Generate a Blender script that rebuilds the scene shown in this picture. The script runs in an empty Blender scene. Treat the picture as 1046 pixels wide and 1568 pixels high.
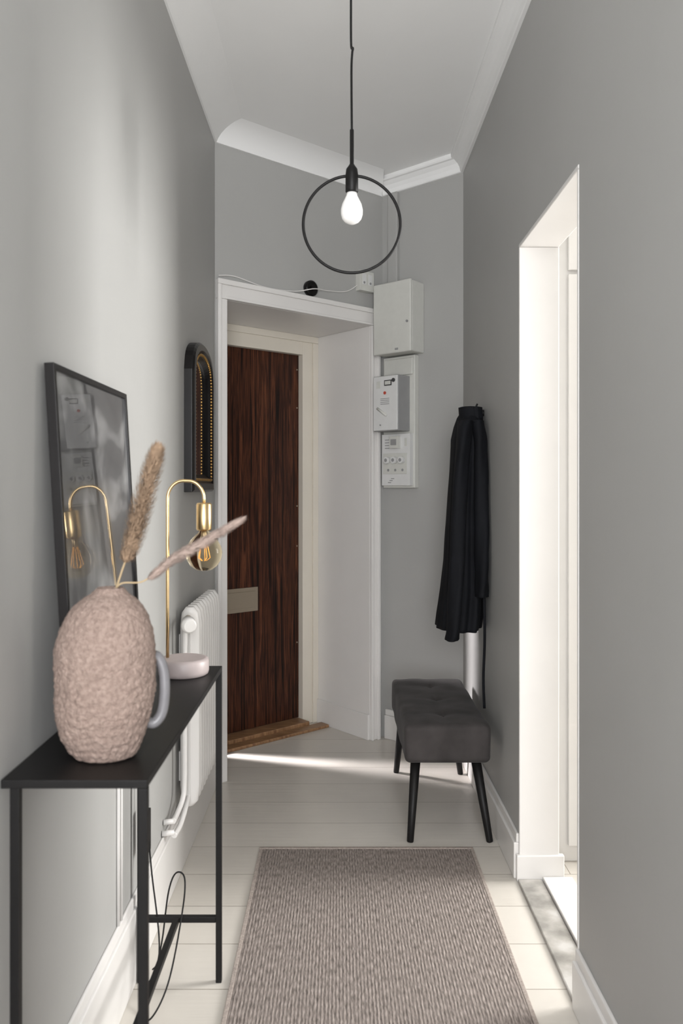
import bpy, bmesh, math, random
from mathutils import Vector, Matrix, noise
random.seed(7)
S = bpy.context.scene
COL = S.collection
H_C = 2.90      # ceiling
H_W = 2.82      # cornice underside
XL, XR = -0.545, 0.60
A = Vector((-0.545, 3.505)); dD = Vector((0.76, 0.65)).normalized(); nD = Vector((dD.y, -dD.x))
R = Vector((0.60, 3.84)); uB = Vector((-0.75, 0.66)).normalized(); nB = Vector((-uB.y, uB.x))
if nB.y > 0: nB = -nB
def FW(x, y, z): return (x, y, z)
def FD(s, q, z):
    p = A + dD*s - nD*q
    return (p.x, p.y, z)
def FB(u, n, z):
    p = R + uB*u + nB*n
    return (p.x, p.y, z)
# intersection B of the two far walls
den = dD.x*uB.y - dD.y*uB.x
w = R - A
sB = (w.x*uB.y - w.y*uB.x)/den
Bp = A + dD*sB
uBB = (Bp - R).length

# ---------------------------------------------------------------- materials
def mat(name, col, rough=0.5, metal=0.0, **kw):
    m = bpy.data.materials.new(name); m.use_nodes = True
    nt = m.node_tree; b = nt.nodes['Principled BSDF']
    b.inputs['Base Color'].default_value = (*col, 1)
    b.inputs['Roughness'].default_value = rough
    b.inputs['Metallic'].default_value = metal
    for k, v in kw.get('inp', {}).items(): b.inputs[k].default_value = v
    tc = nt.nodes.new('ShaderNodeTexCoord')
    mp = nt.nodes.new('ShaderNodeMapping'); nt.links.new(tc.outputs['Object'], mp.inputs[0])
    mp.inputs['Scale'].default_value = kw.get('mscale', (1, 1, 1))
    nz = nt.nodes.new('ShaderNodeTexNoise'); nt.links.new(mp.outputs[0], nz.inputs['Vector'])
    nz.inputs['Scale'].default_value = kw.get('scale', 30)
    nz.inputs['Detail'].default_value = kw.get('detail', 4)
    nz.inputs['Distortion'].default_value = kw.get('dist', 0)
    var = kw.get('var', 0.03)
    cr = nt.nodes.new('ShaderNodeValToRGB'); nt.links.new(nz.outputs[0], cr.inputs[0])
    stops = kw.get('stops')
    if stops:
        while len(cr.color_ramp.elements) < len(stops): cr.color_ramp.elements.new(0.5)
        for e, (p, c) in zip(cr.color_ramp.elements, stops):
            e.position = p; e.color = (*c, 1)
    else:
        cr.color_ramp.elements[0].position = 0.3; cr.color_ramp.elements[1].position = 0.7
        cr.color_ramp.elements[0].color = (*[c*(1-var) for c in col], 1)
        cr.color_ramp.elements[1].color = (*[min(1, c*(1+var)) for c in col], 1)
    nt.links.new(cr.outputs[0], b.inputs['Base Color'])
    bs = kw.get('bump', 0.05)
    if bs > 0:
        n2 = nt.nodes.new('ShaderNodeTexNoise'); nt.links.new(tc.outputs['Object'], n2.inputs['Vector'])
        n2.inputs['Scale'].default_value = kw.get('bscale', 80)
        n2.inputs['Detail'].default_value = 3
        bp = nt.nodes.new('ShaderNodeBump'); bp.inputs['Strength'].default_value = bs
        bp.inputs['Distance'].default_value = kw.get('bdist', 0.01)
        nt.links.new(n2.outputs[0], bp.inputs['Height']); nt.links.new(bp.outputs[0], b.inputs['Normal'])
    return m

M_wall = mat('wall_grey_paint', (0.415, 0.413, 0.400), 0.5, var=0.02, scale=2.5, bump=0.05, bscale=45)
M_white = mat('white_gloss_paint', (0.77, 0.752, 0.73), 0.32, var=0.015, scale=6, bump=0.03, bscale=25)
M_cream = mat('cream_paint', (0.74, 0.69, 0.60), 0.38, var=0.02, scale=8, bump=0.03, bscale=30)
M_ceil = mat('ceiling_paint', (0.90, 0.90, 0.89), 0.8, var=0.01, scale=3, bump=0.03, bscale=20)
M_blackm = mat('black_powdercoat', (0.008, 0.0075, 0.0075), 0.45, var=0.1, bump=0.04, bscale=400, inp={'Specular IOR Level': 0.25})
M_blackg = mat('black_lacquer', (0.008, 0.007, 0.007), 0.3, var=0.1, bump=0.02, inp={'Specular IOR Level': 0.25})
M_brass = mat('brass', (0.72, 0.52, 0.27), 0.28, 1.0, var=0.05, bump=0.01)
M_gold = mat('gilt', (0.50, 0.30, 0.10), 0.35, 1.0, var=0.2, bump=0.05)
M_plate = mat('brushed_nickel', (0.42, 0.36, 0.28), 0.42, 0.8, var=0.05, mscale=(1, 1, 60), bump=0.02)
M_box = mat('meter_enclosure_grey', (0.62, 0.62, 0.58), 0.45, var=0.02, bump=0.03)
M_box2 = mat('meter_plastic_white', (0.70, 0.70, 0.69), 0.4, var=0.02, bump=0.0)
M_dark = mat('dark_print', (0.06, 0.06, 0.06), 0.4, bump=0)
M_midg = mat('mid_grey_plastic', (0.30, 0.30, 0.30), 0.4, bump=0)
M_red = mat('red_mark', (0.5, 0.08, 0.05), 0.4, bump=0)
M_vase = mat('rough_pink_stoneware', (0.295, 0.218, 0.183), 0.92, scale=150, detail=5, bump=0.9, bscale=260, bdist=0.004,
             stops=[(0.33, (0.235, 0.170, 0.142)), (0.5, (0.295, 0.218, 0.183)), (0.66, (0.35, 0.265, 0.225))])
M_handle = mat('grey_glaze', (0.20, 0.195, 0.205), 0.35, var=0.1, bump=0.02)
M_lbase = mat('pale_pink_marble', (0.45, 0.385, 0.375), 0.4, var=0.08, scale=20, bump=0.02)
M_plume = mat('pampas_plume', (0.34, 0.235, 0.155), 0.9, var=0.3, scale=60, bump=0)
M_plume2 = mat('pampas_plume_pink', (0.42, 0.325, 0.28), 0.9, var=0.25, scale=60, bump=0)
M_stem = mat('dry_stem', (0.45, 0.34, 0.2), 0.8, bump=0)
M_velvet = mat('charcoal_velvet', (0.046, 0.041, 0.040), 0.85, var=0.35, scale=9, detail=3, bump=0.15, bscale=300,
               inp={'Sheen Weight': 0.06, 'Sheen Roughness': 0.4, 'Specular IOR Level': 0.3})
M_coat = mat('black_wool', (0.0035, 0.004, 0.006), 0.8, var=0.25, scale=12, bump=0.1, bscale=300, inp={'Specular IOR Level': 0.25})
M_bulbw = mat('frosted_bulb', (0.92, 0.91, 0.89), 0.25, bump=0, inp={'Emission Color': (1, 0.98, 0.95, 1), 'Emission Strength': 0.08})
M_fil = mat('filament', (0.9, 0.45, 0.12), 0.4, bump=0, inp={'Emission Color': (1, 0.50, 0.12, 1), 'Emission Strength': 0.5})
M_amber = mat('amber_glass', (1.0, 0.86, 0.62), 0.02, bump=0, var=0, inp={'Transmission Weight': 1.0, 'IOR': 1.12})
M_mirror = mat('mirror_glass', (0.85, 0.85, 0.85), 0.03, 1.0, bump=0)
M_marble = mat('marble_threshold', (0.6, 0.59, 0.56), 0.35, scale=9, detail=9, bump=0.02,
               stops=[(0.35, (0.24, 0.23, 0.21)), (0.5, (0.42, 0.40, 0.37)), (0.62, (0.58, 0.565, 0.54))])
M_oak = mat('oak_threshold', (0.4, 0.22, 0.1), 0.4, scale=5, mscale=(3, 20, 3), bump=0.05,
            stops=[(0.3, (0.16, 0.075, 0.035)), (0.7, (0.38, 0.22, 0.11))])
M_door = mat('rosewood_veneer', (0.1, 0.03, 0.015), 0.4, scale=5.5, mscale=(14, 14, 0.36), detail=6, bump=0.03, bscale=60, dist=0.35,
             stops=[(0.36, (0.007, 0.003, 0.002)), (0.44, (0.028, 0.009, 0.005)), (0.50, (0.085, 0.028, 0.012)),
                    (0.56, (0.014, 0.005, 0.004)), (0.64, (0.135, 0.046, 0.020)), (0.70, (0.04, 0.012, 0.007))], inp={'Specular IOR Level': 0.22})
M_print = mat('dark_print_reflections', (0.05, 0.05, 0.05), 0.3, scale=4.2, detail=3, bump=0, dist=0.6,
              stops=[(0.34, (0.012, 0.012, 0.013)), (0.50, (0.05, 0.05, 0.052)), (0.60, (0.24, 0.24, 0.24)), (0.70, (0.42, 0.42, 0.42))],  # pale stops: soft artwork plus window reflections put into the colour
              inp={'Coat Weight': 1.0, 'Coat Roughness': 0.015, 'Coat IOR': 1.7})

# floor planks
M_floor = bpy.data.materials.new('painted_floorboards'); M_floor.use_nodes = True
nt = M_floor.node_tree; b = nt.nodes['Principled BSDF']
tc = nt.nodes.new('ShaderNodeTexCoord')
mpf = nt.nodes.new('ShaderNodeMapping'); nt.links.new(tc.outputs['Object'], mpf.inputs[0]); mpf.inputs['Location'].default_value = (1.05, 0.19, 0)
br = nt.nodes.new('ShaderNodeTexBrick'); nt.links.new(mpf.outputs[0], br.inputs['Vector'])
br.inputs['Color1'].default_value = (0.70, 0.66, 0.60, 1); br.inputs['Color2'].default_value = (0.655, 0.615, 0.555, 1)
br.inputs['Mortar'].default_value = (0.24, 0.20, 0.16, 1)
br.inputs['Scale'].default_value = 1.0; br.inputs['Mortar Size'].default_value = 0.0014
br.inputs['Mortar Smooth'].default_value = 0.4
br.inputs['Brick Width'].default_value = 3.1; br.inputs['Row Height'].default_value = 0.205; br.offset = 0.41; br.offset_frequency = 2
nz = nt.nodes.new('ShaderNodeTexNoise'); nt.links.new(tc.outputs['Object'], nz.inputs['Vector']); nz.inputs['Scale'].default_value = 7
nz.inputs['Detail'].default_value = 6
mx = nt.nodes.new('ShaderNodeMixRGB'); mx.blend_type = 'MULTIPLY'; mx.inputs[0].default_value = 0.14
nt.links.new(br.outputs[0], mx.inputs[1]); nt.links.new(nz.outputs[0], mx.inputs[2]); nt.links.new(mx.outputs[0], b.inputs['Base Color'])
b.inputs['Roughness'].default_value = 0.30
bp = nt.nodes.new('ShaderNodeBump'); bp.inputs['Strength'].default_value = 0.4; bp.inputs['Distance'].default_value = 0.004; bp.invert = True
nt.links.new(br.outputs['Fac'], bp.inputs['Height'])
mg = nt.nodes.new('ShaderNodeMapping'); nt.links.new(tc.outputs['Object'], mg.inputs[0]); mg.inputs['Scale'].default_value = (4, 60, 1)
ng = nt.nodes.new('ShaderNodeTexNoise'); nt.links.new(mg.outputs[0], ng.inputs['Vector']); ng.inputs['Scale'].default_value = 1; ng.inputs['Detail'].default_value = 3
bp2 = nt.nodes.new('ShaderNodeBump'); bp2.inputs['Strength'].default_value = 0.14; bp2.inputs['Distance'].default_value = 0.006
nt.links.new(ng.outputs[0], bp2.inputs['Height']); nt.links.new(bp.outputs[0], bp2.inputs['Normal']); nt.links.new(bp2.outputs[0], b.inputs['Normal'])

# rug
M_rug = bpy.data.materials.new('woven_rug'); M_rug.use_nodes = True
nt = M_rug.node_tree; b = nt.nodes['Principled BSDF']; b.inputs['Roughness'].default_value = 0.95
tc = nt.nodes.new('ShaderNodeTexCoord')
wv = nt.nodes.new('ShaderNodeTexWave'); wv.bands_direction = 'X'; wv.inputs['Scale'].default_value = 34; wv.inputs['Distortion'].default_value = 1.2
wv.inputs['Detail'].default_value = 2; wv.inputs['Detail Scale'].default_value = 2
nt.links.new(tc.outputs['Object'], wv.inputs['Vector'])
mp = nt.nodes.new('ShaderNodeMapping'); nt.links.new(tc.outputs['Object'], mp.inputs[0]); mp.inputs['Scale'].default_value = (250, 36, 1)
nz = nt.nodes.new('ShaderNodeTexNoise'); nt.links.new(mp.outputs[0], nz.inputs['Vector']); nz.inputs['Scale'].default_value = 1; nz.inputs['Detail'].default_value = 5
cr = nt.nodes.new('ShaderNodeValToRGB'); nt.links.new(nz.outputs[0], cr.inputs[0])
cr.color_ramp.elements[0].position = 0.30; cr.color_ramp.elements[0].color = (0.13, 0.106, 0.093, 1)
cr.color_ramp.elements[1].position = 0.68; cr.color_ramp.elements[1].color = (0.43, 0.37, 0.335, 1)
mx = nt.nodes.new('ShaderNodeMixRGB'); mx.blend_type = 'MULTIPLY'; mx.inputs[0].default_value = 0.28
nt.links.new(cr.outputs[0], mx.inputs[1]); nt.links.new(wv.outputs[0], mx.inputs[2]); nt.links.new(mx.outputs[0], b.inputs['Base Color'])
ad = nt.nodes.new('ShaderNodeMath'); ad.operation = 'ADD'; nt.links.new(wv.outputs['Fac'], ad.inputs[0]); nt.links.new(nz.outputs[0], ad.inputs[1])
bp = nt.nodes.new('ShaderNodeBump'); bp.inputs['Strength'].default_value = 0.5; bp.inputs['Distance'].default_value = 0.004
nt.links.new(ad.outputs[0], bp.inputs['Height']); nt.links.new(bp.outputs[0], b.inputs['Normal'])
M_hem = mat('rug_hem', (0.38, 0.325, 0.29), 0.95, var=0.2, scale=120, bump=0.4, bscale=300)

# ---------------------------------------------------------------- mesh helpers
class MB:
    def __init__(s): s.bm = bmesh.new(); s.mats = []
    def mi(s, m):
        if m not in s.mats: s.mats.append(m)
        return s.mats.index(m)
    def box(s, a0, a1, b0, b1, z0, z1, m, F=FW):
        vs = [s.bm.verts.new(F(a, b_, z)) for a in (a0, a1) for b_ in (b0, b1) for z in (z0, z1)]
        k = s.mi(m)
        for f in ((0, 1, 3, 2), (4, 6, 7, 5), (0, 4, 5, 1), (2, 3, 7, 6), (0, 2, 6, 4), (1, 5, 7, 3)):
            fc = s.bm.faces.new([vs[i] for i in f]); fc.material_index = k
        return s
    def poly(s, pts, m, smooth=False):
        f = s.bm.faces.new([s.bm.verts.new(p) for p in pts]); f.material_index = s.mi(m); f.smooth = smooth
    def rings(s, rings, m, closed=True, cap=True, smooth=True):
        k = s.mi(m); R_ = [[s.bm.verts.new(p) for p in r] for r in rings]
        n = len(R_[0])
        for a, b_ in zip(R_, R_[1:]):
            for i in range(n if closed else n-1):
                j = (i+1) % n
                f = s.bm.faces.new((a[i], a[j], b_[j], b_[i])); f.material_index = k; f.smooth = smooth
        if cap and closed:
            for r in (R_[0], R_[-1]):
                f = s.bm.faces.new(r); f.material_index = k
        return s
    def tube(s, pts, r, m, seg=12, smooth=True):
        pts = [Vector(p) for p in pts]
        rs = r if isinstance(r, (list, tuple)) else [r]*len(pts)
        t0 = (pts[1]-pts[0]).normalized()
        up = Vector((0, 0, 1)) if abs(t0.z) < 0.9 else Vector((1, 0, 0))
        nrm = t0.cross(up).normalized(); out = []
        for i, p in enumerate(pts):
            t = (pts[min(i+1, len(pts)-1)]-pts[max(i-1, 0)]).normalized()
            nrm = (nrm - t*nrm.dot(t)).normalized(); bn = t.cross(nrm)
            out.append([p + (nrm*math.cos(a)+bn*math.sin(a))*rs[i] for a in [2*math.pi*k/seg for k in range(seg)]])
        return s.rings(out, m, smooth=smooth)
    def sph(s, c, r, m, u=24, v=14, sc=(1, 1, 1)):
        k = s.mi(m)
        g = bmesh.ops.create_uvsphere(s.bm, u_segments=u, v_segments=v, radius=r)
        for vv in g['verts']:
            vv.co = Vector((vv.co.x*sc[0]+c[0], vv.co.y*sc[1]+c[1], vv.co.z*sc[2]+c[2]))
            for f in vv.link_faces: f.material_index = k; f.smooth = True
    def torus(s, c, R1, r, m, ax=((1, 0, 0), (0, 0, 1)), seg=96, sg=10):
        a, b_ = Vector(ax[0]), Vector(ax[1]); nn = a.cross(b_); c = Vector(c); k = s.mi(m); rr = []
        for i in range(seg):
            t = 2*math.pi*i/seg; d = a*math.cos(t)+b_*math.sin(t)
            rr.append([s.bm.verts.new(c + d*(R1+r*math.cos(p)) + nn*(r*math.sin(p))) for p in [2*math.pi*j/sg for j in range(sg)]])
        for i in range(seg):
            for j in range(sg):
                f = s.bm.faces.new((rr[i][j], rr[(i+1) % seg][j], rr[(i+1) % seg][(j+1) % sg], rr[i][(j+1) % sg])); f.material_index = k; f.smooth = True
    def lathe(s, c, prof, m, seg=40):
        s.rings([[(c[0]+r*math.cos(a), c[1]+r*math.sin(a), c[2]+z) for a in [2*math.pi*k/seg for k in range(seg)]] for r, z in prof], m)
    def done(s, name, bevel=0, parent=None, recalc=True, sub=0, sharp=True):
        if recalc: bmesh.ops.recalc_face_normals(s.bm, faces=s.bm.faces)
        me = bpy.data.meshes.new(name); s.bm.to_mesh(me); s.bm.free()
        for m in s.mats: me.materials.append(m)
        o = bpy.data.objects.new(name, me); COL.objects.link(o)
        if bevel:
            md = o.modifiers.new('bevel', 'BEVEL'); md.width = bevel; md.segments = 2; md.limit_method = 'ANGLE'; md.angle_limit = 0.7
        if parent:
            o.parent = parent; o.matrix_parent_inverse = Matrix.Translation(-Vector(parent.location))
        return o
def empty(name, loc):
    e = bpy.data.objects.new(name, None); e.location = loc; e.empty_display_size = 0.1; COL.objects.link(e); return e
def smooth_path(pts, n=8):
    pts = [Vector(p) for p in pts]; out = []
    P = [pts[0]]+pts+[pts[-1]]
    for i in range(1, len(P)-2):
        for k in range(n):
            t = k/n; a, b_, c, d = P[i-1], P[i], P[i+1], P[i+2]
            out.append(0.5*((2*b_)+(-a+c)*t+(2*a-5*b_+4*c-d)*t*t+(-a+3*b_-3*c+d)*t**3))
    out.append(pts[-1]); return out

# ---------------------------------------------------------------- shell
YB = -1.6
SX1, SY0, SY1 = 3.2, 0.3, 3.70      # side room
MB().box(-0.95, SX1+0.05, YB-0.1, 4.9, -0.06, 0.0, M_floor).done('floor')
MB().box(-0.95, SX1+0.05, YB-0.1, 4.9, H_C, H_C+0.06, M_ceil).done('ceiling')
MB().box(XL-0.05, XL, YB, A.y, 0, H_C, M_wall).done('wall_left')
DY0, DY1, DZ = 1.99, 2.65, 2.11
m = MB()
m.box(XR, XR+0.125, YB, DY0, 0, H_C, M_wall)
m.box(XR, XR+0.125, DY1, R.y+0.08, 0, H_C, M_wall)
m.box(XR, XR+0.125, DY0, DY1, DZ, H_C, M_wall)
m.done('wall_right')
OS0, OS1, OZ, OQ = 0.054, 0.926, 2.135, 0.43
m = MB()
m.box(0, OS0-0.012, 0, 0.04, 0, H_C, M_wall, FD)
m.box(OS1+0.012, sB+0.02, 0, 0.04, 0, H_C, M_wall, FD)
m.box(OS0-0.012, OS1+0.012, 0, 0.04, OZ+0.012, H_C, M_wall, FD)
m.done('wall_entry')
MB().box(0.0, uBB+0.03, -0.05, 0, 0, H_C, M_wall, FB).done('wall_back')
# rear wall (behind the camera); opening and frame added to carry the fill light
RZ0, RZ1, RX0, RX1 = 0.5, 2.6, -0.47, 0.53
m = MB()
m.box(XL-0.05, XR+0.125, YB-0.08, YB, 0, RZ0, M_wall); m.box(XL-0.05, XR+0.125, YB-0.08, YB, RZ1, H_C, M_wall)
m.box(XL-0.05, RX0, YB-0.08, YB, RZ0, RZ1, M_wall); m.box(RX1, XR+0.125, YB-0.08, YB, RZ0, RZ1, M_wall)
m.done('wall_rear')
m = MB()
for x0, x1 in ((RX0, RX0+0.05), (0.005, 0.055), (RX1-0.05, RX1)): m.box(x0, x1, YB-0.07, YB-0.02, RZ0+0.05, RZ1-0.05, M_white)
for z0, z1 in ((RZ0, RZ0+0.05), (RZ1-0.05, RZ1)): m.box(RX0, RX1, YB-0.07, YB-0.02, z0, z1, M_white)
m.done('added_rear_window', 0.003)
# side room
M_swall = mat('side_room_white', (0.52, 0.51, 0.49), 0.6, var=0.01, bump=0.02)
WY0, WY1 = 2.38, 3.36
MB().box(XR+0.125, SX1, SY1, SY1+0.06, 0, H_C, M_swall).done('wall_side_far')
MB().box(XR+0.125, SX1, SY0-0.06, SY0, 0, H_C, M_swall).done('wall_side_near')
m = MB()
m.box(SX1, SX1+0.05, SY0, SY1, 0, 0.8, M_swall); m.box(SX1, SX1+0.05, SY0, SY1, 2.4, H_C, M_swall)
m.box(SX1, SX1+0.05, SY0, WY0, 0.8, 2.4, M_swall); m.box(SX1, SX1+0.05, WY1, SY1, 0.8, 2.4, M_swall)
m.done('wall_side_window')
m = MB()
for y0 in (WY0, WY1-0.05): m.box(SX1, SX1+0.04, y0, y0+0.05, 0.85, 2.35, M_white)
for z0 in (0.8, 2.35): m.box(SX1, SX1+0.04, WY0, WY1, z0, z0+0.05, M_white)
m.done('window_2', 0.003)
# tall white built-in wardrobe in the side room, beside the doorway
e = empty('white_wardrobe', (1.02, 3.0, 0))
m = MB(); m.box(0.728, 1.30, 2.772, 3.35, 0.0, 2.55, M_white); m.done('carcass', 0.003, e)
m = MB(); m.box(0.795, 1.24, 2.756, 2.770, 0.06, 2.04, M_white); m.box(0.795, 1.24, 2.756, 2.770, 2.055, 2.50, M_white); m.done('doors', 0.002, e)
m = MB(); m.tube([(1.20, 2.756, 1.0), (1.20, 2.735, 1.0), (1.20, 2.728, 1.0)], [0.006, 0.006, 0.012], M_brass, 16); m.done('knob', 0, e)

# doorway lining (in the right wall)
m = MB()
m.box(XR-0.002, XR+0.13, DY1-0.012, DY1+0.0, 0, DZ-0.012, M_white)
m.box(XR-0.002, XR+0.13, DY0, DY0+0.012, 0, DZ-0.012, M_white)
m.box(XR-0.002, XR+0.13, DY0, DY1, DZ-0.012, DZ, M_white)
m.box(XR-0.012, XR+0.145, DY1-0.022, DY1-0.0005, 0, 0.085, M_white)
m.done('trim_1', 0.003)
m = MB(); m.box(XR-0.01, XR+0.07, DY0+0.0, DY1-0.023, 0.0, 0.010, M_marble); m.box(XR+0.072, XR+0.17, DY0, DY1-0.023, 0, 0.018, M_white); m.done('threshold_marble', 0.003)

# cornice
path = [Vector((XL, YB)), A.copy(), Bp.copy(), R.copy(), Vector((XR, YB))]
def offs(path, d):
    out = []
    for i, p in enumerate(path):
        ns = []
        if i > 0: t = (p-path[i-1]).normalized(); ns.append(Vector((t.y, -t.x)))
        if i < len(path)-1: t = (path[i+1]-p).normalized(); ns.append(Vector((t.y, -t.x)))
        n_ = sum(ns, Vector((0, 0)))/len(ns)
        out.append(p + n_*(d/n_.length_squared))
    return out
cove = [(0.0, H_W), (0.008, H_W), (0.016, H_W+0.016), (0.030, H_W+0.034), (0.050, H_W+0.051), (0.074, H_W+0.065), (0.098, H_W+0.074), (0.125, H_W+0.0802)]
crown = [(0.0, H_W), (0.012, H_W), (0.016, H_W+0.004), (0.020, H_W+0.022), (0.030, H_W+0.040), (0.044, H_W+0.052), (0.048, H_W+0.056), (0.060, H_W+0.058), (0.064, H_W+0.064), (0.064, H_W+0.081)]
m = MB()
for i in range(4):      # each run separately so corners stay crisp; cove left/entry, crown on the back and right walls
    pr = cove if i < 2 else crown
    rows = [[(q.x, q.y, z) for q in offs(path, d)[i:i+2]] for d, z in pr]
    if i < 2:
        m.rings(rows[:2], M_ceil, closed=False, cap=False, smooth=False)
        m.rings(rows[1:], M_ceil, closed=False, cap=False, smooth=True)
    else:
        m.rings(rows, M_ceil, closed=False, cap=False, smooth=False)
m.done('trim_cornice', 0)

# baseboards
def bb(name, a0, a1, sgn, F, h, th=0.018, axis='y', x=0):
    m = MB()
    if axis == 'y':
        x1 = x+sgn*th; x2 = x+sgn*(th*0.55)
        m.box(min(x, x1), max(x, x1), a0, a1, 0, h-0.03, M_white); m.box(min(x, x2), max(x, x2), a0, a1, h-0.03, h, M_white)
    else:
        m.box(a0, a1, 0, th, 0, h-0.03, M_white, F); m.box(a0, a1, 0, th*0.55, h-0.03, h, M_white, F)
    return m.done(name, 0.003)
bb('baseboard_left', YB, A.y-0.02, 1, FW, 0.225, 0.014, x=XL)
bb('baseboard_right', DY1+0.0, R.y-0.02, -1, FW, 0.15, x=XR)
bb('baseboard_right.001', YB, DY0, -1, FW, 0.15, x=XR)
bb('baseboard_back', 0.02, uBB-0.025, 1, FB, 0.15, 0.018, axis='b')

# ---------------------------------------------------------------- entrance door
e = empty('door_1', FD(0.5, 0.45, 0))
m = MB()
m.box(OS0-0.012, OS0, 0, OQ, 0, OZ, M_white, FD)
m.box(OS1, OS1+0.012, 0, OQ, 0, OZ, M_white, FD)
m.box(OS0-0.012, OS1+0.012, 0, OQ, OZ, OZ+0.012, M_white, FD)
m.box(OS1-0.012, OS1-0.0005, 0.0, OQ-0.013, 0, 0.13, M_white, FD)
m.done('reveal', 0.002, e)
m = MB()
m.box(OS1-0.10, OS1+0.012, OQ, OQ+0.05, 0, OZ, M_cream, FD)
m.box(OS0-0.012, OS0+0.10, OQ, OQ+0.05, 0, OZ, M_cream, FD)
m.box(OS0+0.10, OS1-0.10, OQ, OQ+0.05, 2.03, OZ, M_cream, FD)
m.box(OS1-0.035, OS1, OQ-0.012, OQ, 0, OZ-0.036, M_cream, FD)
m.box(OS0, OS1, OQ-0.012, OQ, OZ-0.035, OZ, M_cream, FD)
m.done('frame', 0.003, e)
MB().box(OS0+0.10, OS1-0.102, OQ+0.035, OQ+0.075, 0.035, 2.03, M_door, FD).done('door_leaf', 0.002, e)
m = MB()
m.box(0.28, 0.547, OQ+0.027, OQ+0.035, 0.652, 0.778, M_plate, FD)
m.box(0.30, 0.527, OQ+0.022, OQ+0.027, 0.672, 0.758, M_plate, FD)
m.done('letter_plate', 0.002, e)
m = MB()
for z in (0.45, 0.98, 1.2, 1.74, 1.95): m.tube([FD(OS1-0.115, OQ+0.036, z), FD(OS1-0.115, OQ+0.032, z)], 0.004, M_plate)
m.done('screws', 0, e)
m = MB()
m.box(OS0+0.0, OS1-0.10, OQ-0.06, OQ+0.075, 0.0, 0.033, M_oak, FD)
m.box(OS0+0.0, OS1-0.02, OQ-0.13, OQ-0.062, 0.0, 0.016, M_oak, FD)
m.done('oak_sill', 0.004, e)
# casing
m = MB()
cw, ct = 0.052, 0.018
m.box(0.004, OS0, -ct, 0, 0, OZ, M_white, FD); m.box(0.0, 0.018, -ct-0.012, -ct, 0, OZ+0.0615, M_white, FD)
m.box(OS1, OS1+cw, -ct, 0, 0, OZ, M_white, FD); m.box(OS1+cw-0.018, OS1+cw, -ct-0.012, -ct, 0, OZ+0.0615, M_white, FD)
m.box(OS1, OS1+0.01, -ct-0.006, -ct, 0, OZ-0.0005, M_white, FD)
m.box(0.004, OS1+cw, -ct, 0, OZ+0.0005, OZ+0.085, M_white, FD)
m.box(0.0, OS1+cw, -ct-0.012, -ct, OZ+0.062, OZ+0.085, M_white, FD)
m.box(OS0-0.01, OS1+0.01, -ct-0.006, -ct, OZ, OZ+0.012, M_white, FD)
m.done('casing', 0.003, e)

# doorbell, black round sensor, cable
e = empty('door_chime', FD(0.875, 0, 2.35))
m = MB(); m.box(0.83, 0.925, -0.035, 0, 2.30, 2.40, M_box, FD); m.box(0.845, 0.87, -0.038, -0.035, 2.33, 2.385, M_box2, FD); m.box(0.885, 0.91, -0.038, -0.035, 2.33, 2.385, M_box2, FD); m.done('chime_box', 0.004, e)
m = MB(); 
for s_ in (0.855, 0.897): m.tube([FD(s_, -0.0375, 2.34), FD(s_, -0.040, 2.34)], 0.006, M_midg)
m.done('buttons', 0, e)
e = empty('cable_rosette', FD(0.5315, 0, 2.262))
m = MB(); m.tube([FD(0.5315, 0, 2.262), FD(0.5315, -0.018, 2.262), FD(0.5315, -0.024, 2.262)], [0.038, 0.038, 0.030], M_blackg, 32)
m.tube([FD(0.5315, -0.024, 2.262), FD(0.5315, -0.034, 2.262)], 0.013, M_blackg, 20); m.done('disc', 0, e)
pts = smooth_path([FD(0.012, -0.012, 2.235), FD(0.10, -0.01, 2.245), FD(0.26, -0.008, 2.225), FD(0.43, -0.01, 2.232), FD(0.53, -0.038, 2.255), FD(0.64, -0.01, 2.268), FD(0.76, -0.008, 2.285), FD(0.835, -0.012, 2.33)])
m = MB(); m.tube(pts, 0.0026, M_white, 8); m.done('bell_cable', 0, e)

# ---------------------------------------------------------------- electric cabinet on back wall
e = empty('electricity_meter_cabinet', FB(0.34, 0, 2.15))
m = MB()
m.box(0.228, 0.455, 0, 0.105, 1.975, 2.325, M_box, FB)
m.box(0.224, 0.459, 0.107, 0.122, 1.972, 2.328, M_box, FB)
m.done('upper_box', 0.006, e)
m = MB(); m.tube([FB(0.245, 0.122, 2.12), FB(0.245, 0.127, 2.12)], 0.006, M_midg); m.box(0.30, 0.32, 0.122, 0.124, 1.985, 1.995, M_midg, FB); m.done('latch', 0, e)
m = MB()
m.box(0.262, 0.462, 0, 0.035, 1.30, 1.968, M_box, FB)
m.box(0.27, 0.45, 0.035, 0.045, 1.87, 1.955, M_box, FB)
m.done('board', 0.004, e)
m = MB()
m.box(0.292, 0.45, 0.035, 0.13, 1.585, 1.862, M_midg, FB)
m.box(0.295, 0.447, 0.13, 0.136, 1.588, 1.859, M_box2, FB)
m.done('meter', 0.004, e)
m = MB()
m.box(0.33, 0.375, 0.136, 0.139, 1.81, 1.838, M_dark, FB); m.box(0.335, 0.37, 0.139, 0.1395, 1.815, 1.833, M_box, FB)
m.box(0.40, 0.425, 0.136, 0.1385, 1.80, 1.835, M_box, FB)
m.tube([FB(0.318, 0.136, 1.835), FB(0.318, 0.14, 1.835)], 0.010, M_dark, 16)
m.tube([FB(0.372, 0.136, 1.775), FB(0.372, 0.139, 1.775)], 0.008, M_red, 16)
for i in range(4): m.box(0.345, 0.40, 0.136, 0.1372, 1.745-i*0.009, 1.748-i*0.009, M_midg, FB)
m.done('meter_face', 0, e)
m = MB()
p0 = FB(0.42, 0.137, 1.70); p1 = FB(0.36, 0.137, 1.66)
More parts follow.
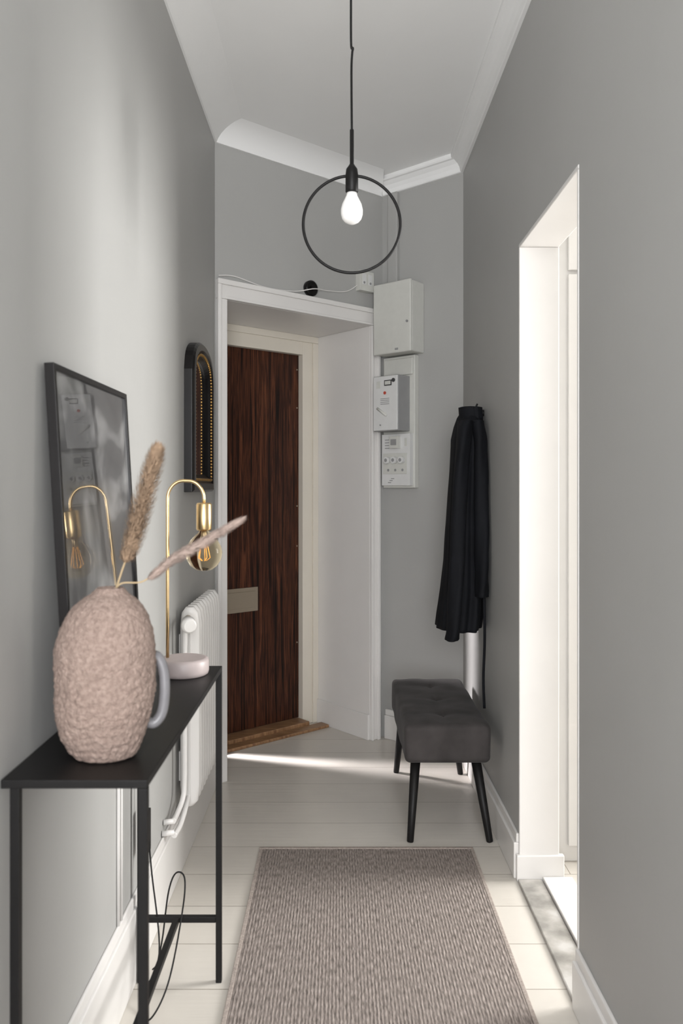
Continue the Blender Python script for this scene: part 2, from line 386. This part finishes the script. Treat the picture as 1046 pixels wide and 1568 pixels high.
m.tube([p0, p1], 0.007, M_box, 8); m.tube([FB(0.40, 0.136, 1.615), FB(0.40, 0.14, 1.615)], 0.004, M_midg); m.done('seal_tag', 0, e)
m = MB()
m.box(0.272, 0.45, 0.035, 0.062, 1.312, 1.572, M_box2, FB)
m.box(0.33, 0.385, 0.062, 0.085, 1.50, 1.56, M_box, FB); m.box(0.34, 0.375, 0.085, 0.088, 1.515, 1.545, M_midg, FB)
m.box(0.29, 0.44, 0.062, 0.066, 1.37, 1.475, M_box, FB)
for k in range(3):
    uu = 0.315+k*0.045
    m.tube([FB(uu, 0.066, 1.44), FB(uu, 0.088, 1.44)], 0.017, M_box2, 20); m.tube([FB(uu, 0.088, 1.44), FB(uu, 0.09, 1.44)], 0.009, M_midg, 16)
    m.tube([FB(uu, 0.066, 1.39), FB(uu, 0.068, 1.39)], 0.007, M_midg, 16)
for k in range(4): m.box(0.40, 0.43, 0.062, 0.0635, 1.50+k*0.014, 1.504+k*0.014, M_midg, FB)
m.box(0.29, 0.305, 0.062, 0.064, 1.51, 1.55, M_box, FB)
for k in range(3): m.box(0.39-0.01*k, 0.41-0.01*k, 0.062, 0.0635, 1.325+k*0.01, 1.329+k*0.01, M_midg, FB)
m.done('fuse_box', 0.002, e)
# painted conduit chase
m = MB(); m.box(0.385, 0.445, 0, 0.022, 2.328, H_W-0.0, M_wall, FB); m.done('trim_conduit', 0.004)

# ---------------------------------------------------------------- pendant
PX, PY = 0.036, 2.2
e = empty('pendant_light', (PX, PY, 2.1))
m = MB(); m.torus((PX, PY, 2.028), 0.134, 0.0042, M_blackm, seg=128); m.done('ring', 0, e)
m = MB(); m.tube(smooth_path([(PX, PY, 2.285), (PX-0.001, PY, 2.45), (PX+0.001, PY, 2.50), (PX+0.003, PY, 2.515), (PX-0.002, PY, 2.53), (PX-0.002, PY, 2.7), (PX, PY, 2.875)]), 0.0032, M_blackm, 8); m.done('cable', 0, e)
m = MB(); m.lathe((PX, PY, 0), [(0.0045, 2.290), (0.0055, 2.288), (0.0055, 2.195), (0.010, 2.188), (0.0155, 2.180), (0.0175, 2.165), (0.0175, 2.118), (0.014, 2.114)], M_blackm, 32); m.done('socket', 0, e)
m = MB(); m.lathe((PX, PY, 0), [(0.014, 2.115), (0.0155, 2.106), (0.021, 2.095), (0.0270, 2.083), (0.0305, 2.068), (0.0300, 2.054), (0.0265, 2.043), (0.020, 2.035), (0.011, 2.030), (0.003, 2.0285)], M_bulbw, 32); m.done('bulb', 0, e)
m = MB(); m.lathe((PX, PY, 0), [(0.006, 2.86), (0.045, 2.862), (0.05, 2.87), (0.05, 2.90)], M_blackm, 32); m.done('canopy', 0, e)

# ---------------------------------------------------------------- console table
TX0, TX1, TY0, TY1, TZ = -0.5435, -0.308, 1.28, 2.105, 0.83
et = e = empty('console_table', ((TX0+TX1)/2, (TY0+TY1)/2, 0))
m = MB(); m.box(TX0, TX1, TY0, TY1, TZ-0.014, TZ, M_blackm); m.done('top', 0.0015, e)
lw = 0.015
k = 0
for x in (TX0+0.0145, TX1-lw):
    for y in (TY0, TY1-lw):
        k += 1; m = MB()
        m.box(x, x+lw, y, y+lw, 0, TZ-0.014, M_blackm); m.done('leg_%d' % k, 0.001, e)
m = MB(); xm = (TX0+TX1)/2; xa = TX0+0.0145+lw
m.box(xa, TX1-lw, TY1-lw, TY1, 0.158, 0.158+lw, M_blackm); m.box(xa, TX1-lw, TY0, TY0+lw, 0.158, 0.158+lw, M_blackm)
m.box(xm-lw/2, xm+lw/2, TY0+lw, TY1-lw, 0.158, 0.158+lw, M_blackm)
m.done('stretchers', 0.001, e)

# ---------------------------------------------------------------- leaning picture frame
y0, y1, ht = 1.45, 1.95, 0.70
bx, tx = -0.482, -0.523
dirv = Vector((tx-bx, 0, ht)).normalized(); nv = Vector((dirv.z, 0, -dirv.x))
def FP(y, hh, dd):
    p = Vector((bx, 0, TZ)) + dirv*hh + nv*dd
    return (p.x, y, p.z)
def FPb(a, b_, z): return FP(a, z, b_)
e = empty('framed_picture', (bx, 1.7, TZ))
m = MB(); fw = 0.012
m.box(y0, y0+fw, -0.014, 0.004, 0.0, ht, M_blackg, FPb); m.box(y1-fw, y1, -0.014, 0.004, 0.0, ht, M_blackg, FPb)
m.box(y0+fw, y1-fw, -0.014, 0.004, 0.0, fw, M_blackg, FPb); m.box(y0+fw, y1-fw, -0.014, 0.004, ht-fw, ht, M_blackg, FPb)
m.done('frame', 0.001, e)
m = MB(); m.box(y0+fw, y1-fw, -0.010, -0.001, fw, ht-fw, M_print, FPb); m.done('glazed_print', 0, e)

# ---------------------------------------------------------------- vase
VX, VY = -0.405, 1.395
prof = [(0.040, 0.0), (0.052, 0.003), (0.062, 0.016), (0.073, 0.04), (0.081, 0.075), (0.085, 0.115), (0.086, 0.155), (0.085, 0.19), (0.080, 0.22),
        (0.071, 0.245), (0.060, 0.263), (0.045, 0.277), (0.032, 0.285), (0.026, 0.292), (0.0225, 0.296), (0.019, 0.292), (0.018, 0.27), (0.02, 0.24)]
P2 = []
for (r0, z0), (r1, z1) in zip(prof, prof[1:]):
    n_ = max(1, int(math.hypot(r1-r0, z1-z0)/0.0025))
    for k in range(n_): P2.append((r0+(r1-r0)*k/n_, z0+(z1-z0)*k/n_))
P2.append(prof[-1]); rr = []
for i, (r, z) in enumerate(P2):
    row = []
    for k in range(200):
        a = 2*math.pi*k/200
        c = Vector((r*math.cos(a), r*0.85*math.sin(a), z)); sh = 0.012*(z/0.3)**3 - 0.006
        outer = i < len(P2)-24
        amp = (0.0022 if z < 0.17 else 0.0013) if outer else 0.0
        d = noise.noise(c*120)*amp*1.3 + noise.noise(c*260)*amp*1.1 + noise.noise(c*13)*0.004*(1 if outer else 0)
        dr = Vector((math.cos(a), math.sin(a), 0))
        q = c + dr*d
        row.append((VX+sh+q.x, VY+q.y, TZ+q.z))
    rr.append(row)
e = empty('stoneware_vase', (VX, VY, TZ))
m = MB(); m.rings(rr, M_vase); m.done('body', 0, e)
m = MB()
hp = smooth_path([(VX+0.066, VY+0.035, TZ+0.165), (VX+0.078, VY+0.040, TZ+0.166), (VX+0.089, VY+0.042, TZ+0.14), (VX+0.091, VY+0.042, TZ+0.10), (VX+0.086, VY+0.042, TZ+0.065), (VX+0.074, VY+0.038, TZ+0.048), (VX+0.062, VY+0.034, TZ+0.05)])
m.tube(hp, 0.0095, M_handle, 14); m.done('handle', 0, e)

# pampas
def plume(m, path, L0, wid, M_, n=1500):
    pts = smooth_path(path, 10); N = len(pts)-1
    k = m.mi(M_)
    for _ in range(n):
        t = random.random()**0.9; f = L0+(1-L0)*t; i = min(int(f*N), N-1); fr = f*N-i
        p = pts[i].lerp(pts[i+1], fr); tg = (pts[i+1]-pts[i]).normalized()
        env = math.sin(math.pi*min(1, 0.14+0.80*t))**0.5*wid
        a = random.random()*2*math.pi
        s1 = tg.cross(Vector((0, 1, 0.1))).normalized(); s2 = tg.cross(s1)
        out = s1*math.cos(a)+s2*math.sin(a)
        ln = random.uniform(0.008, 0.024); rad = env*random.uniform(0.25, 1.25)
        q = p + tg*ln + out*rad - Vector((0, 0, random.uniform(0, 0.004)))
        mid = p.lerp(q, 0.5)+out*rad*0.35
        sd = tg.cross(out).normalized()*0.00030
        v = [m.bm.verts.new(x) for x in (p-sd, p+sd, mid+sd*1.6, mid-sd*1.6, q)]
        m.bm.faces.new((v[0], v[1], v[2], v[3])).material_index = k
        m.bm.faces.new((v[3], v[2], v[4])).material_index = k
e = empty('pampas_grass', (VX+0.006, VY, TZ+0.27))
ox = VX+0.006
pa = [(ox-0.004, VY, 1.08), (ox+0.016, VY+0.008, 1.15), (-0.368, 1.415, 1.20), (-0.352, 1.415, 1.26), (-0.334, 1.42, 1.33), (-0.324, 1.42, 1.365)]
pb = [(ox-0.006, VY, 1.085), (ox+0.014, VY, 1.13), (-0.345, 1.41, 1.135), (-0.30, 1.42, 1.17), (-0.24, 1.44, 1.205), (-0.186, 1.46, 1.238)]
m = MB(); m.tube(smooth_path(pa), 0.0018, M_stem, 6); m.tube(smooth_path(pb), 0.0016, M_stem, 6); m.done('stems', 0, e)
m = MB(); plume(m, pa, 0.26, 0.021, M_plume, 9000); m.done('plume_1', 0, e, recalc=False)
m = MB(); plume(m, pb, 0.42, 0.011, M_plume2, 5000); m.done('plume_2', 0, e, recalc=False)

# ---------------------------------------------------------------- table lamp
LX, LY = -0.392, 2.01
e = empty('table_lamp', (LX, LY, TZ))
m = MB(); m.lathe((LX, LY, TZ), [(0.058, 0), (0.062, 0.003), (0.064, 0.01), (0.064, 0.034), (0.061, 0.040), (0.054, 0.042)], M_lbase, 56); m.done('base', 0, e)
px = LX-0.040; r_ = 0.045; zt = 1.318; ex = px+0.092
arc = [(px, LY, TZ+0.04), (px, LY, 1.0), (px, LY, zt-r_)]
arc += [(px+r_*0.9-r_*0.9*math.cos(t), LY, zt-r_+r_*math.sin(t)) for t in [math.pi/2*k/8 for k in range(1, 9)]]
arc += [(ex-r_*0.9+r_*0.9*math.sin(t), LY, zt-r_+r_*math.cos(t)) for t in [math.pi/2*k/8 for k in range(1, 9)]]
arc += [(ex, LY, 1.255)]
m = MB(); m.tube(arc, 0.0042, M_brass, 14); m.done('arm', 0, e)
m = MB(); m.lathe((ex, LY, 0), [(0.006, 1.263), (0.017, 1.262), (0.0195, 1.258), (0.0195, 1.197), (0.018, 1.193)], M_brass, 36); m.done('socket', 0, e)
m = MB(); m.lathe((ex, LY, 0), [(0.012, 1.196), (0.014, 1.188), (0.022, 1.180), (0.034, 1.168), (0.043, 1.152), (0.046, 1.137), (0.043, 1.119), (0.034, 1.104), (0.021, 1.094), (0.006, 1.0905)], M_amber, 40); m.done('globe_bulb', 0, e)
m = MB(); m.lathe((ex, LY, 0), [(0.006, 1.195), (0.007, 1.17), (0.004, 1.165)], M_plate, 12)
for kk in range(5):
    a = 2*math.pi*kk/5; c, s_ = math.cos(a), math.sin(a)
    m.tube([(ex+c*0.005, LY+s_*0.005, 1.168), (ex+c*0.014, LY+s_*0.014, 1.125), (ex+c*0.005, LY+s_*0.005, 1.118)], 0.0009, M_fil, 6)
m.done('filament', 0, e)
m = MB(); m.tube(smooth_path([(-0.51, 2.125, TZ-0.03), (-0.515, 2.13, 0.5), (-0.50, 2.12, 0.3), (-0.47, 2.085, 0.08), (-0.50, 2.00, 0.012), (-0.46, 1.93, 0.01), (-0.42, 1.96, 0.08), (-0.405, 2.06, 0.20), (-0.41, 2.12, 0.26), (-0.435, 2.13, 0.27), (-0.455, 2.13, 0.22), (-0.47, 2.125, 0.1), (-0.485, 2.13, 0.03), (-0.5, 2.14, 0.006)]), 0.0022, M_blackm, 8)
m.box(-0.525, -0.505, 2.118, 2.142, 0.33, 0.44, M_blackm); m.done('hanging_power_cord', 0, et)

# white wall cable on the left wall
m = MB(); m.tube([(XL+0.004, 1.98, 0.225), (XL+0.004, 1.98, 0.80)], 0.004, M_white, 8)
m.tube([(XL+0.004, 1.955, 0.225), (XL+0.004, 1.955, 0.80)], 0.004, M_white, 8); m.done('trim_wall_cable')

# ---------------------------------------------------------------- mirror
def outline(ins):
    yc, hw, zb, zs, zt = 3.03, 0.225-ins, 1.285+ins, 1.72-ins*0.3, 1.845-ins
    pts = [(yc-hw, zb), (yc+hw, zb), (yc+hw, zs)]
    sh = hw*0.97
    n_ = 20
    for k in range(1, n_):
        t = math.pi*k/n_
        yy = math.cos(t)*sh; zz = zs + (zt-zs)*(math.sin(t)**0.75)
        pts.append((yc+yy, zz))
    pts.append((yc-hw, zs)); return pts
def ring(ins, h): return [(XL+h, y, z) for y, z in outline(ins)]
e = empty('arched_wall_mirror', (XL+0.02, 3.01, 1.28))
m = MB(); m.rings([ring(0, 0.0), ring(0, 0.028), ring(0.008, 0.036), ring(0.030, 0.038), ring(0.038, 0.030), ring(0.052, 0.028), ring(0.058, 0.020), ring(0.066, 0.012)], M_blackg, cap=False, smooth=False); m.done('frame', 0.0015, e)
m = MB(); m.poly(ring(0.062, 0.012), M_mirror); m.done('mirror_glass', 0, e)
m = MB(); o = outline(0.045); tot = []
for i in range(len(o)):
    a, b_ = Vector(o[i]), Vector(o[(i+1) % len(o)]); tot.append((a, b_))
acc = 0; step = 0.0125
for a, b_ in tot:
    L = (b_-a).length; d = acc
    while d < L:
        q = a.lerp(b_, d/L); m.sph((XL+0.031, q.x, q.y), 0.0052, M_gold, 8, 6); d += step
    acc = d-L
m.done('gilt_beading', 0, e)

# ---------------------------------------------------------------- radiator
e = empty('radiator', (-0.5, 2.85, 0.5))
m = MB(); n_ = 10; ya, yb = 2.655, 3.15
for i in range(n_):
    yc = ya+(yb-ya)*(i+0.5)/n_; hw = 0.0165
    prof_ = []
    for z, d in ((0.235, 0.014), (0.25, 0.028), (0.30, 0.033), (0.84, 0.033), (0.88, 0.028), (0.90, 0.014)):
        prof_.append([(-0.500+d*math.cos(a), yc+hw*math.sin(a), z) for a in [2*math.pi*k/20 for k in range(20)]])
    m.rings(prof_, M_white)
m.box(-0.512, -0.495, ya, yb, 0.27, 0.87, M_white)
for yy in (2.72, 3.02):
    for z0 in (0.30, 0.70): m.box(-0.545, -0.525, yy, yy+0.03, z0, z0+0.1, M_white)
m.done('columns', 0, e)
m = MB(); m.tube([(-0.503, 2.66, 0.865), (-0.503, 2.60, 0.865)], 0.011, M_plate, 14)
m.tube([(-0.503, 2.605, 0.862), (-0.478, 2.59, 0.862)], 0.010, M_plate, 14)
m.tube([(-0.487, 2.575, 0.862), (-0.476, 2.535, 0.860), (-0.473, 2.53, 0.860)], [0.024, 0.024, 0.018], M_white, 24); m.done('thermostat_valve', 0, e)
m = MB(); m.tube(smooth_path([(-0.503, 2.61, 0.855), (-0.505, 2.61, 0.6), (-0.505, 2.61, 0.35), (-0.507, 2.59, 0.29), (-0.515, 2.54, 0.262), (-0.515, 2.48, 0.262)]), 0.0085, M_white, 12)
m.tube(smooth_path([(-0.503, 2.67, 0.27), (-0.50, 2.60, 0.255), (-0.503, 2.53, 0.230), (-0.508, 2.46, 0.226)]), 0.0085, M_white, 12)
m.tube([(-0.515, 2.48, 0.262), (-0.544, 2.47, 0.262)], 0.0085, M_white); m.tube([(-0.508, 2.46, 0.236), (-0.544, 2.45, 0.236)], 0.0085, M_white)
m.done('pipes', 0, e)

# ---------------------------------------------------------------- rug
m = MB(); m.box(-0.272, 0.470, 0.55, 2.848, 0.0, 0.009, M_rug); m.box(-0.284, -0.272, 0.55, 2.848, 0.0, 0.010, M_hem); m.box(0.470, 0.482, 0.55, 2.848, 0.0, 0.010, M_hem); m.box(-0.284, 0.482, 2.848, 2.862, 0.0, 0.0105, M_hem)
m.done('rug', 0.002)

# ---------------------------------------------------------------- bench
BX0, BX1, BY0, BY1, BZ0, BZ1 = 0.238, 0.552, 2.88, 3.60, 0.300, 0.440
e = empty('tufted_bench', ((BX0+BX1)/2, (BY0+BY1)/2, 0))
bm = bmesh.new(); bmesh.ops.create_cube(bm, size=1.0)
bmesh.ops.subdivide_edges(bm, edges=bm.edges, cuts=47, use_grid_fill=True)
btn = [(0.5, 0.2), (0.5, 0.5), (0.5, 0.8)]
W_, L_, T_ = BX1-BX0, BY1-BY0, BZ1-BZ0
rc = 0.022
for v in bm.verts:
    p = Vector((v.co.x*W_, v.co.y*L_, v.co.z*T_))
    c = Vector((max(-W_/2+rc, min(W_/2-rc, p.x)), max(-L_/2+rc, min(L_/2-rc, p.y)), max(-T_/2+rc, min(T_/2-rc, p.z))))
    d = p-c
    if d.length > 1e-6: p = c+d.normalized()*min(rc, max(abs(d.x), abs(d.y), abs(d.z)))
    if v.co.z > 0.0:
        wz = (p.z/(T_/2)); X = p.x; Y = p.y; dz = 0
        crown_ = 0.006*(1-(2*p.x/W_)**4)*(1-(2*p.y/L_)**6)
        for bx_, by_ in btn:
            dx = X-(bx_-0.5)*W_; dy = Y-(by_-0.5)*L_; r2 = math.hypot(dx, dy)
            ang = math.atan2(dy, dx)
            dz -= 0.016*math.exp(-(r2/0.022)**1.3)
            dz -= 0.005*math.exp(-r2/0.07)*(abs(math.cos(2*ang))**10)
        dz += noise.noise(Vector((X*12, Y*12, 2)))*0.004
        p.z += (crown_+dz)*max(0, wz)
    p += Vector((1, 0, 0))*noise.noise(Vector((p.x*5, p.y*9, p.z*9)))*0.004
    v.co = p + Vector(((BX0+BX1)/2, (BY0+BY1)/2, (BZ0+BZ1)/2))
for f in bm.faces: f.smooth = True
mm = MB(); mm.bm.free(); mm.bm = bm; mm.mi(M_velvet); mm.done('seat', 0, e)
m = MB()
for bx_, by_ in btn: m.sph(((bx_-0.5)*W_+(BX0+BX1)/2, (by_-0.5)*L_+(BY0+BY1)/2, BZ1-0.008), 0.011, M_velvet, 16, 8, (1, 1, 0.5))
m.done('buttons', 0, e)
k = 0
for (xt, yt, xb, yb_) in ((0.286, 2.955, 0.262, 2.925), (0.505, 2.955, 0.555, 2.925), (0.283, 3.53, 0.262, 3.64), (0.502, 3.53, 0.553, 3.62)):
    k += 1; m = MB(); m.tube([(xb, yb_, 0.0), (xb+(xt-xb)*0.02, yb_+(yt-yb_)*0.02, 0.004), (xt, yt, BZ0+0.01)], [0.0115, 0.0125, 0.019], M_blackm, 20); m.done('leg_%d' % k, 0, e)

# ---------------------------------------------------------------- coat
e = empty('black_coat', (0.58, 3.3, 1.6))
Yc = 3.30
lv = [(1.628, 0.545, 0.590, 0.020), (1.618, 0.510, 0.594, 0.045), (1.59, 0.492, 0.596, 0.075), (1.55, 0.478, 0.596, 0.10), (1.50, 0.466, 0.596, 0.125), (1.44, 0.464, 0.596, 0.135),
      (1.30, 0.456, 0.596, 0.135), (1.15, 0.448, 0.596, 0.135), (1.0, 0.438, 0.596, 0.14), (0.88, 0.425, 0.596, 0.145), (0.78, 0.410, 0.590, 0.15), (0.725, 0.404, 0.582, 0.152)]
rows = []
def interp(z):
    for a, b_ in zip(lv, lv[1:]):
        if b_[0] <= z <= a[0]:
            t = (a[0]-z)/(a[0]-b_[0]); return [a[i]+(b_[i]-a[i])*t for i in range(4)]
    return lv[-1]
NZ = 70
for i in range(NZ+1):
    z = 1.628+(0.725-1.628)*i/NZ; _, x0, x1, ry = interp(z)
    row = []; fall = min(1, (1.625-z)/0.5)
    for k in range(96):
        a = 2*math.pi*k/96
        ca, sa = math.cos(a), math.sin(a)
        fold = 1+fall*(0.06*math.sin(7*a+1.2+z*1.5)+0.04*math.sin(13*a+z*4)) + 0.05*noise.noise(Vector((ca*2, sa*2, z*6)))
        x = (x0+x1)/2+(x1-x0)/2*ca*fold; y = Yc+ry*sa*fold
        row.append((min(x, 0.597), y, z))
    rows.append(row)
m = MB(); m.rings(rows, M_coat); m.done('body', 0, e)
def sleeve(name, pts, rad, fl=1.5):
    pts = smooth_path(pts, 8); N = len(pts); rr = []
    for i, p in enumerate(pts):
        t = i/(N-1); r = rad[0]+(rad[1]-rad[0])*t; row = []
        for k in range(28):
            a = 2*math.pi*k/28; f = 1+0.12*math.sin(3*a+t*7)+0.12*noise.noise(Vector((math.cos(a), math.sin(a), t*8)))
            row.append((min(0.598, p.x+r*math.cos(a)*f), p.y+r*fl*math.sin(a)*f, p.z))
        rr.append(row)
    m = MB(); m.rings(rr, M_coat); m.done(name, 0, e)
sleeve('sleeve_1', [(0.512, 3.20, 1.57), (0.495, 3.165, 1.50), (0.478, 3.15, 1.30), (0.468, 3.14, 1.10), (0.462, 3.14, 0.90), (0.452, 3.14, 0.73), (0.444, 3.14, 0.70)], (0.030, 0.026))
sleeve('sleeve_2', [(0.555, 3.20, 1.57), (0.563, 3.18, 1.45), (0.565, 3.16, 1.2), (0.567, 3.15, 1.0), (0.565, 3.15, 0.87)], (0.028, 0.026))
m = MB()
rows = []
for i in range(9):
    t = i/8; ang = -2.4+4.8*t
    cx, cy = 0.540+0.044*math.cos(ang+math.pi), Yc-0.02+0.055*math.sin(ang)
    rows.append([(min(cx, 0.59), cy, 1.58), (min(cx-0.004, 0.59), cy*1.0, 1.630-0.01*abs(t-0.5)), (min(cx+0.012, .592), cy, 1.634-0.01*abs(t-0.5)), (min(cx+0.016, .592), cy, 1.58)])
m.rings(rows, M_coat)
m.done('collar', 0.002, e)
def strip(pts, w_, nm):
    pts = smooth_path(pts, 6); m = MB()
    m.rings([[(p.x-w_/2, p.y, p.z), (p.x+w_/2, p.y-0.001, p.z), (p.x+w_/2, p.y+0.003, p.z), (p.x-w_/2, p.y+0.003, p.z)] for p in pts], M_coat); m.done(nm, 0, e)
strip([(0.572, 3.145, 1.10), (0.573, 3.14, 0.9), (0.575, 3.14, 0.7), (0.570, 3.14, 0.55), (0.574, 3.14, 0.43)], 0.010, 'belt')
m = MB(); m.tube(smooth_path([(0.60, 3.30, 1.60), (0.575, 3.30, 1.605), (0.568, 3.30, 1.63), (0.574, 3.30, 1.648)]), 0.004, M_blackm, 10); m.tube([(0.60, 3.30, 1.61), (0.592, 3.30, 1.61)], 0.014, M_blackm, 16); m.done('wall_hook', 0, e)

# ---------------------------------------------------------------- lights
def area(name, loc, rot, sx, sy, W, col):
    l = bpy.data.lights.new(name, 'AREA'); l.shape = 'RECTANGLE'; l.size = sx; l.size_y = sy; l.energy = W; l.color = col
    o = bpy.data.objects.new(name, l); o.location = loc; o.rotation_euler = rot; COL.objects.link(o); return o
area('daylight_side_window', (SX1-0.02, (WY0+WY1)/2, 1.65), (0, math.radians(90), 0), 1.5, WY1-WY0-0.04, 160, (1.0, 0.985, 0.965))
area('rear_fill_light', (0.03, YB+0.24, 1.55), (math.radians(104), 0, 0), 0.98, 1.95, 104, (0.985, 0.985, 1.0))  # added fill lamp behind the camera, tilted up to lift the ceiling
# narrow area lamps added unseen in the door recess to throw the floor streak
dv = Vector((0.97, -0.235, -0.50)).normalized(); zz = -dv; xx = Vector((0, 0, 1)).cross(zz).normalized(); yy = zz.cross(xx)
for i in range(5):
    l = bpy.data.lights.new('recess_streak_lamp', 'AREA'); l.shape = 'RECTANGLE'; l.size = 0.05; l.size_y = 0.30; l.energy = 0.36; l.color = (1, 0.95, 0.97); l.spread = math.radians(16)
    o = bpy.data.objects.new('recess_streak_lamp', l); o.location = (-0.655, 3.90, 0.20+0.36*i); COL.objects.link(o)
    o.rotation_euler = Matrix((xx, yy, zz)).transposed().to_euler()
Wd = bpy.data.worlds.new('World'); S.world = Wd; Wd.use_nodes = True
Wd.node_tree.nodes['Background'].inputs[0].default_value = (0.85, 0.92, 1, 1); Wd.node_tree.nodes['Background'].inputs[1].default_value = 1.0

# ---------------------------------------------------------------- camera
cam = bpy.data.cameras.new('camera'); co = bpy.data.objects.new('camera', cam); COL.objects.link(co)
co.location = (0, 0, 1.3); co.rotation_euler = (math.radians(90), 0, 0)
cam.sensor_fit = 'HORIZONTAL'; cam.sensor_width = 24; cam.lens = 28.0
cam.shift_x = 0.004; cam.shift_y = -37/1046
cam.clip_start = 0.02
cam.dof.use_dof = True; cam.dof.focus_distance = 3.2; cam.dof.aperture_fstop = 4.5
S.camera = co
S.view_settings.view_transform = 'Standard'
S.view_settings.look = 'None'
S.view_settings.exposure = 0.0
